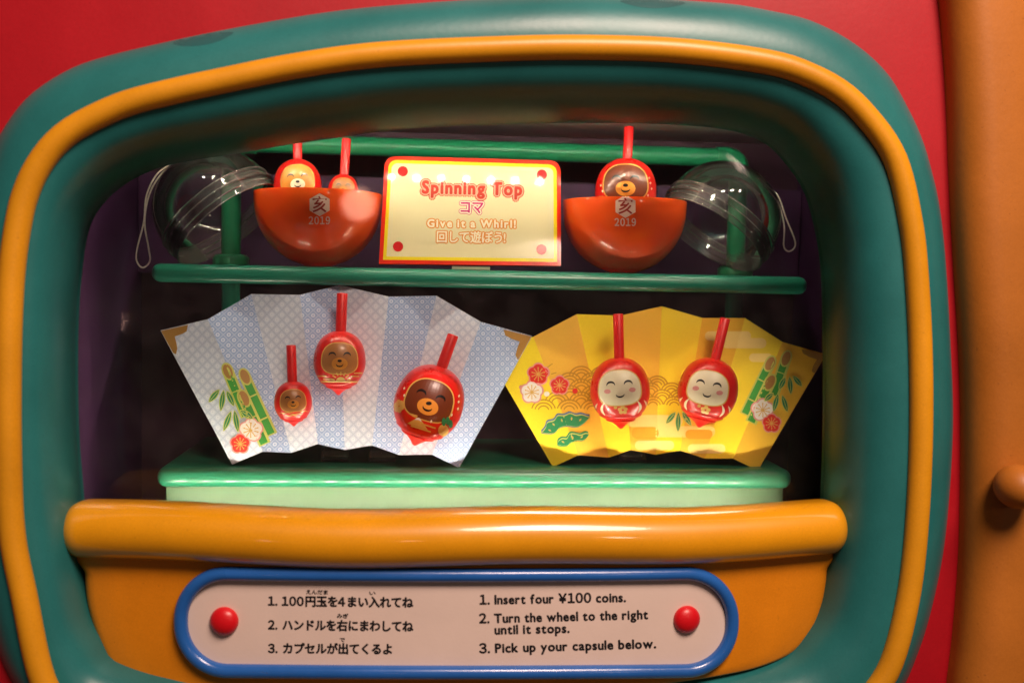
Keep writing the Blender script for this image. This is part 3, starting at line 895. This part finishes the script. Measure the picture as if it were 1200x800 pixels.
def pine(pts_top, pts_bot, marks, edge):
    top = catmull([z6(*p) for p in pts_top], False, 5); bot = catmull([z6(*p) for p in pts_bot], False, 5)
    pr = Print('printed_pine', fan2, cf2, 0.32, 0.03, 3.0)
    up = [(x-1.0, y-3.6) for x, y in top]
    pr.poly([(x-0.8, y-2.6) for x, y in top] + [(x-0.5, y+0.9) for x, y in reversed(bot)], edge)
    pr.poly([(x, y-0.6) for x, y in top] + [(x, y) for x, y in reversed(bot)], M_lime)
    pr.poly([(x, y+0.6) for x, y in top] + [(x, y-0.4) for x, y in reversed(bot)], M_leaf)
    for x, y, a in marks:
        c = z6(x, y); d = (math.cos(a)*2.0, -math.sin(a)*2.0)
        pr.stroke([(c[0]-d[0], c[1]-d[1]), c, (c[0]+d[0], c[1]+d[1])], 2.0, M_gold, taper=True)
    pr.build()
pine([(300,642),(330,605),(345,565),(395,550),(425,512),(475,512),(520,495),(565,510),(610,505),(660,520),(675,515)],
     [(300,645),(350,650),(400,645),(440,605),(500,592),(560,600),(600,590),(640,560),(678,518)],
     [(362,626,2.6),(392,580,2.3),(456,548,1.9),(530,536,1.5),(598,545,0.8)], M_pblue)
pine([(425,740),(430,710),(460,690),(495,690),(520,655),(560,655),(600,665),(640,650),(665,655)],
     [(425,742),(460,748),(500,745),(530,720),(580,705),(620,705),(650,685),(668,658)],
     [(465,716,2.5),(538,680,2.0),(610,678,0.8)], M_leaf)
pr = Print('printed_bamboo_leaf', fan2, cf2, 0.40, 0.03, 3.0)
for a, b in (((791,483.5),(781,495.5)), ((795,483.5),(794.5,505)), ((800,483),(809,497.5))): leaf(pr, a, b, 5.0)
pr.build()
# soft clouds
def cloud(rects, m, lift=0.2):
    pr = Print('printed_cloud', fan2, cf2, lift, 0.0, 4.0)
    for x0, x1, y0, y1 in rects:
        pr.poly(stadium(x0, x1, y0, y1, 6), m); pr.l += 0.012*MM
    pr.build()
cloud([(734,800,486,500), (752,838,499,512), (744,790,516,527), (806,850,520,531)], M_cloud)
cloud([(826,880,388,399), (846,898,396,408), (878,905,414,424)], M_cloud)
cloud([(740,772,500,514), (803,835,503,514)], M_cloud2, 0.28)

# ---------------------------------------------------------------- spinning tops
PROF = [(0,-1.30),(0.06,-1.27),(0.16,-1.16),(0.30,-1.05),(0.46,-1.0),(0.50,-0.97),(0.50,-0.93),(0.56,-0.90),(0.70,-0.82),(0.72,-0.78),(0.72,-0.75),(0.80,-0.66),
        (0.92,-0.42),(0.985,-0.18),(1.0,0.0),(0.985,0.25),(0.93,0.5),(0.83,0.74),(0.68,0.94),(0.48,1.09),(0.25,1.18),(0,1.2)]
def make_top(label, cx, cy, rx, hs, tilt, y, stem_len, stem_r, face, deco, lean=0, group=None, face_c=(0.0, 0.14), face_s=(0.68, 0.60)):
    s = mmpx(y)
    c = P(cx, cy, y)
    base = c.copy()
    t = thing('spinning_top', label, 'spinning top', c, group=group)
    fr = (Matrix.Translation(c) @ Matrix.Rotation(math.radians(tilt+1.1), 4, 'Y') @ Matrix.Rotation(math.radians(lean), 4, 'X'))
    k = rx*s
    body = lathe('body', [(r*k, h*k*hs) for r, h in smooth_prof()], fr, M_topred, t, 56)
    # stem, slightly square as the cast plastic is
    z0, z1 = 1.12*k*hs, 1.2*k*hs+stem_len*s
    sr_ = stem_r*s
    lathe('stem', [(0, z0), (sr_*1.05, z0), (sr_, z0+1*MM), (sr_, z1-0.6*MM), (sr_*0.88, z1), (sr_*0.55, z1), (sr_*0.5, z1-0.5*MM), (0, z1-0.5*MM)], fr, M_stem, t, 12)
    cb = Cast(body)
    a = math.radians(tilt)
    def uv(u, v):      # body-local (units of radius, v up) -> photo pixel
        X = u*rx; Y = -v*rx*hs
        return (cx+X*math.cos(a)-Y*math.sin(a), cy+X*math.sin(a)+Y*math.cos(a))
    def spoly(pr, f, m, n=40): pr.poly([uv(*f(2*PI*i/n)) for i in range(n)], m)
    fx, fy = face_c; fw, fh = face_s
    se = lambda sc, e=2.6: (lambda q: (fx+sc*fw*math.copysign(abs(math.cos(q))**(2/e), math.cos(q))*(1-0.12*math.sin(q)), fy+sc*fh*math.copysign(abs(math.sin(q))**(2/e), math.sin(q))))
    pr = Print('face_patch', t, cb, 0.10, 0.05, 2.5)
    spoly(pr, se(1.06), M_gold); spoly(pr, se(1.0), face)
    # plain happy face: closed eye arcs and a small mouth, the same on every top
    if deco != 'daruma':
        pr.ell(*uv(fx, fy-fh*0.34), rx*fw*0.46, rx*fh*0.40, M_orangef if face is not M_orangef else M_cream, rot=a, n=24)
        pr.ell(*uv(fx, fy-fh*0.16), rx*0.085, rx*0.055, M_black, n=14)
    for sg in (-1, 1):
        pr.stroke([uv(fx+sg*fw*0.42+fw*0.20*math.cos(q), fy+fh*(0.16+0.20*math.sin(q))) for q in [PI*i/8 for i in range(9)]], rx*0.07, M_black, taper=True)
        if deco == 'daruma':
            pr.ell(*uv(fx+sg*fw*0.60, fy-fh*0.16), rx*0.11, rx*0.075, M_pink, n=14)
    pr.stroke([uv(fx+fw*0.2*math.cos(q), fy-fh*(0.36+0.16*math.sin(q))) for q in [PI*i/8 for i in range(9)]], rx*0.055, M_black, taper=True)
    pr.build()
    pr = Print('gold_ornament', t, cb, 0.10, 0.03, 2.5)
    if deco == 'daruma':
        for sg in (-1, 1):
            for q in (0.72, 0.50):
                pr.stroke([uv(sg*(q+0.04-0.10*math.sin(PI*i/8)*-1), -0.34-0.42*i/8) for i in range(9)], rx*0.085, M_cream, taper=True)
        for i in range(5):
            an = 2*PI*i/5+0.3
            pr.ell(*uv(0.05+0.10*math.cos(an), -0.62+0.09*math.sin(an)), rx*0.07, rx*0.06, M_gold, n=12)
        pr.ell(*uv(-0.18, -0.52), rx*0.06, rx*0.05, M_gold, n=10)
    elif deco == 'sun':
        pr.poly([uv(0.05+0.18*math.cos(q), -0.74+0.16*math.sin(q)) for q in [PI*i/10 for i in range(11)]], M_gold)
        for i in range(7):
            q = PI*(i+0.5)/7
            pr.stroke([uv(0.05+0.24*math.cos(q), -0.74+0.22*math.sin(q)), uv(0.05+0.40*math.cos(q), -0.74+0.36*math.sin(q))], rx*0.05, M_gold)
        for x0, x1, yy in ((-0.85, -0.5, -0.55), (-0.62, -0.3, -0.66), (0.55, 0.88, -0.42), (0.45, 0.75, -0.54), (-0.7, 0.8, -0.755)):
            pr.stroke([uv(x0+(x1-x0)*i/4, yy) for i in range(5)], rx*0.05, M_gold)
    elif deco == 'wave':
        for x0, x1, yy in ((-0.8, -0.1, -0.52), (-0.2, 0.5, -0.62), (0.2, 0.85, -0.50), (-0.5, 0.2, -0.68)):
            pr.stroke([uv(x0+(x1-x0)*i/6, yy+0.03*math.sin(i*2.1)) for i in range(7)], rx*0.05, M_gold, taper=True)
    elif deco == 'rich':
        pr.poly([uv(-0.42,-0.72), uv(-0.22,-0.50), uv(-0.14,-0.46), uv(-0.06,-0.50), uv(0.2,-0.72)], M_gold)
        pr.poly([uv(-0.26,-0.55), uv(-0.20,-0.48), uv(-0.14,-0.45), uv(-0.08,-0.49), uv(-0.04,-0.55), uv(-0.14,-0.52)], M_white)
        for x0, x1, yy in ((-0.45, -0.2, -0.42), (0.0, 0.4, -0.60), (-0.3, 0.3, -0.745)):
            pr.stroke([uv(x0+(x1-x0)*i/4, yy) for i in range(5)], rx*0.04, M_gold)
        for u_, v_ in ((-0.80, 0.25), (-0.74, 0.05), (0.80, 0.35), (0.84, 0.15), (0.76, 0.52), (0.22, -0.44), (0.72, -0.08)):
            pr.poly([uv(u_, v_+0.05), uv(u_+0.03, v_), uv(u_, v_-0.05), uv(u_-0.03, v_)], M_cream)
        for i in range(6):
            an = 2*PI*i/6
            pr.ell(*uv(-0.78+0.08*math.cos(an), -0.30+0.11*math.sin(an)), rx*0.07, rx*0.09, M_gold, n=10)
        pr.ell(*uv(0.62, -0.58), rx*0.15, rx*0.17, M_gold, n=16); 
        for q in (-0.1, 0, 0.1): pr.ell(*uv(0.66+q, -0.34+0.06*(q == 0)), rx*0.06, rx*0.12, M_leaf, n=12)
    pr.build()
    return t
_sp = None
def smooth_prof():
    global _sp
    if _sp is None:
        lo = PROF[:12]; hi = catmull(PROF[11:], False, 4)
        _sp = lo[:-1] + [tuple(h) for h in hi]
        _sp = [(max(0, r), h) for r, h in _sp]; _sp[-1] = (0, 1.2)
    return _sp
G = 'spinning tops on the paper fans'
def fan_y(cast, x, y, r):
    return cast.hit(x, y, 0).y/MM - r*mmpx(100)/MM
make_top('small red spinning top with tan face patch next to the bamboo print', 343.5, 472, 21.5, 0.98, -3.5, fan_y(cf1, 344, 472, 19), 42, 5.6, M_tan, 'wave', group=G)
make_top('red spinning top with tan face patch and gold sun, upright on the blue fan', 398, 424, 30, 1.0, 0.5, fan_y(cf1, 398, 424, 26), 44, 6.2, M_tan, 'sun', group=G)
make_top('largest red spinning top with dark brown face patch, tilted on the blue fan', 502, 474, 40.5, 0.97, 17.5, fan_y(cf1, 502, 474, 35), 40, 6.6, M_brown, 'rich', group=G)
make_top('upright red spinning top with cream face patch beside the ochre waves on the yellow fan', 726.5, 459, 35.5, 0.96, -4, fan_y(cf2, 726, 459, 31), 52, 6.2, M_cream, 'daruma', group=G)
make_top('tilted red spinning top with cream face patch beside the bamboo on the yellow fan', 829, 459, 35.5, 0.96, 11, fan_y(cf2, 829, 459, 31), 50, 6.2, M_cream, 'daruma', group=G, face_s=(0.66, 0.58))

# ---------------------------------------------------------------- capsule bowls with tops in them
YBW = 139
def make_bowl(label, cx, rim_py, yb):
    s = mmpx(yb); c = P(cx, rim_py, yb); r = 72.5*s
    c.z = zs + r*1.16
    t = thing('capsule_bowl', label, 'bowl', (c.x, c.y, zs), group='orange capsule halves on the shelf')
    prof = [(0.0, 0), (0.20*r, 0.0), (0.30*r, 0.012*r)]
    for k in range(3, 25):
        a = k/24*PI/2; prof.append((r*math.sin(a)**0.97, r*(1.03-1.03*math.cos(a))))
    prof += [(r*1.006, r*1.13), (r*1.0, r*1.16), (r*0.975, r*1.16), (r*0.965, r*1.03)]
    for k in range(23, 0, -2):
        a = k/24*PI/2; prof.append((r*0.965*math.sin(a), r*(1.03-1.0*math.cos(a))))
    prof.append((0, 0.032*r))
    fr = Matrix.Translation((c.x, c.y, zs+0.0002))
    b = lathe('bowl_shell', prof, fr, M_bowl, t, 96)
    cb = Cast(b)
    pr = Print('zodiac_badge', t, cb, 0.10, 0.05, 2.5)
    hx, hy = cx+1, rim_py+16
    pr.poly([(hx+13.5*math.sin(a), hy-13.5*math.cos(a)) for a in [k*PI/3 for k in range(6)]], M_silver)
    pr.text('亥', (hx-8, hy+7.0), (hx+8, hy+7.0), 13.5, M_kanji, 0.3)
    pr.text('2019', (hx-12.5, hy+22.5), (hx+12, hy+22.5), 8, M_silver, 0.25, gap=0.2)
    pr.build()
    return t, c, r
bowlL, cL, rL = make_bowl('orange capsule bowl holding two small tops, left of the sign', 373.5, 224, YBW)
bowlR, cR, rR = make_bowl('orange capsule bowl right of the sign, one larger top inside', 732, 226, YBW)
G2 = 'spinning tops standing in the bowls'
make_top('red spinning top with orange face patch peeking from the left orange bowl', 349, 220, 27, 1.0, -2, YBW-4, 26, 5.2, M_orangef, 'wave', group=G2, face_c=(0, 0.36), face_s=(0.7, 0.62))
make_top('smallest top with long red stem peeking from the left bowl next to the sign', 402, 226, 17.5, 1.0, 2, YBW-6, 41, 5.2, M_tan, 'wave', group=G2, face_c=(0, 0.36), face_s=(0.7, 0.62))
make_top('red spinning top with brown face patch standing in the right orange bowl', 733, 226, 36, 0.93, 0.5, YBW-2, 37, 5.6, M_brown, 'rich', group=G2, face_c=(0, 0.36), face_s=(0.7, 0.62))

# ---------------------------------------------------------------- clear capsule domes
def make_dome(label, cpx, cpy, y, axis, r_px, cord):
    s = mmpx(y); c = P(cpx, cpy, y); r = r_px*s
    t = thing('clear_dome', label, 'capsule lid', c, group='clear capsule lids on the shelf')
    fr = Matrix.Translation(c) @ Vector(axis).normalized().to_track_quat('Z', 'Y').to_matrix().to_4x4()
    w = 0.9*MM
    prof = [(r*math.cos(a), r*0.24+r*0.98*math.sin(a)) for a in [k/22*PI/2 for k in range(22)]] + [(0, r*1.22)]
    inner_ = [(max(0, (r-w)*math.cos(a)), r*0.24+(r-w)*0.98*math.sin(a)) for a in [k/22*PI/2 for k in range(21, -1, -1)]]
    lathe('dome_shell', prof+[(0, r*1.22-w)]+inner_, fr, M_clear, t, 80)
    rim_p = [(r-w*0.9, r*0.237), (r+0.7*MM, r*0.237), (r+0.7*MM, r*0.19), (r+0.1*MM, r*0.18), (r+0.1*MM, r*0.12), (r+1.1*MM, r*0.11), (r+1.1*MM, r*0.075),
             (r-0.2*MM, r*0.07), (r-0.2*MM, 0.0), (r-w*1.6, 0.0), (r-w*1.6, r*0.237)]
    lathe('threaded_rim', rim_p, fr, M_clear2, t, 80)
    rim2 = [(r*0.965, -r*0.10), (r*0.99, -r*0.10), (r*0.99, r*-0.004), (r*0.965, r*-0.004), (r*0.965, -r*0.10)]
    lathe('inner_collar', rim2, fr, M_clear2, t, 80)
    for hh, rr_ in ((0.237, r+0.9*MM), (0.11, r+1.2*MM), (0.0, r-0.1*MM), (-0.10, r*0.992)):
        ringp = [fr @ Vector((rr_*math.cos(q), rr_*math.sin(q), r*hh)) for q in [2*PI*k/72 for k in range(72)]]
        tube('rim_highlight_ring', ringp, 0.30*MM, M_clear3, t, 6, closed=True)  # thin pale rings added as painted highlights along the rim edges
    lathe('cord_eye', [(0, r*1.22), (2.6*MM, r*1.218), (2.4*MM, r*1.22+1.6*MM), (1.0*MM, r*1.22+2.2*MM), (0, r*1.22+2.2*MM)], fr, M_clear2, t, 20)
    apex = fr @ Vector((0, 0, r*1.22+2*MM))
    pts = [apex] + [P(px_, py_, y+dy) for px_, py_, dy in cord] + [apex+Vector((0.001, 0, 0))]
    tube('cord_loop', [Vector(q) for q in catmull([tuple(p) for p in pts], False, 8)], 0.62*MM, M_string, t, 8)
    return t
make_dome('clear plastic dome with white cord loop leaning on the left orange bowl', 264, 258, 150, (-0.62, 0.16, 0.72), 70,
          [(186,202,-10),(172,228,-12),(168.5,260,-12),(161,290,-12),(160,305,-12),(167,313.5,-12),(175.5,306,-12),(174,290,-12),(169.5,260,-12),(175,228,-12),(190,203,-10)])
make_dome('clear plastic dome with white cord loop leaning on the right orange bowl', 836, 270, 152, (0.56, 0.16, 0.78), 70,
          [(904,222,-10),(913,232,-14),(921,255,-14),(931,280,-14),(931,290,-14),(924,294.5,-14),(918.5,288,-14),(919,265,-14),(913,240,-14),(903,226,-10)])

# ---------------------------------------------------------------- sign on the shelf
ysg = 113
LEAN = math.tan(math.radians(16.5))
zb_s = zs+0.0002
bLp = P(444, 309, ysg); 
pv = [Vector((-1, ysg*MM, zb_s)), Vector((1, ysg*MM, zb_s)), Vector((1, ysg*MM+LEAN, zb_s+1)), Vector((-1, ysg*MM+LEAN, zb_s+1))]
cp = Cast(verts=pv, faces=[(0,1,2,3)])
sign = thing('display_sign', 'glossy cream sign with red and yellow border leaning back between the two orange bowls', 'sign', (P(550, 309, ysg).x, ysg*MM, zb_s))
def corner(x0, y0, x1, y1, r, n=6):
    return x0
def sign_outline(i):
    tl, tr, br, bl_ = (450.5+i*0.98, 183+i), (657-i, 188+i), (657.5-i, 311.5-i*1.0), (444+i*1.05, 309-i)
    r = max(3, 13-i*0.7); pts = []
    for k in range(8):
        a = PI+k/7*PI/2; pts.append((tl[0]+r+r*math.cos(a), tl[1]+r+r*math.sin(a)))
    for k in range(8):
        a = 1.5*PI+k/7*PI/2; pts.append((tr[0]-r+r*math.cos(a), tr[1]+r+r*math.sin(a)))
    pts += [br, bl_]
    return pts
so = sign_outline(0)
fv = [cp.hit(x, y, 0.0) for x, y in so]
low = min(v.z for v in fv)
nb_ = len(fv); nrm = Vector((0, 1, -LEAN)).normalized()
vv = fv + [v+nrm*0.0022 for v in fv]
ff = [tuple(range(nb_)), tuple(range(2*nb_-1, nb_-1, -1))] + [(i, (i+1) % nb_, nb_+(i+1) % nb_, nb_+i) for i in range(nb_)]
fix_normals(mesh_obj('sign_board', vv, ff, M_sred, sign, smooth=False))
# strut foot behind
rbox('sign_foot', P(530,300,112).x, P(575,300,112).x, (ysg+3)*MM, (ysg+26)*MM, zb_s, zb_s+0.0025, 0.3*MM, M_swhite, sign, 1)
pr = Print('sign_print', sign, cp, 0.05, 0.05, 40)
pr.poly(sign_outline(4.6), M_syel); pr.poly(sign_outline(8.5), M_scream)
for x, y in ((472,201), (635,205), (466.5,289), (634.5,292.5)): pr.ell(x, y, 6.0, 6.0, M_sdot, n=24)
pr.build()
def stext(s, a, b, h, layers, tr=1.0):
    pr = Print('sign_text', sign, cp, 0.20, 0.09, 40)
    for off, m in layers: pr.text(s, a, b, h, m, off, gap=tr, dirs=10)
    pr.build()
stext('Spinning Top', (495, 226.5), (611, 229), 14.0, [(3.4, M_stext), (2.4, M_spink), (0.95, M_stext)], 0.20)
stext('コマ', (540, 249.0), (566, 249.5), 11.5, [(2.6, M_smag), (1.8, M_swhite), (0.35, M_smag)], 0.1)
stext('Give it a Whirl!', (501, 266.0), (604, 267.0), 8.6, [(1.8, M_sora), (0.5, M_swhite)], 0.24)
stext('回して遊ぼう!', (512, 283.0), (592, 284.0), 10.0, [(1.6, M_sora), (0.3, M_swhite)], 0.2)
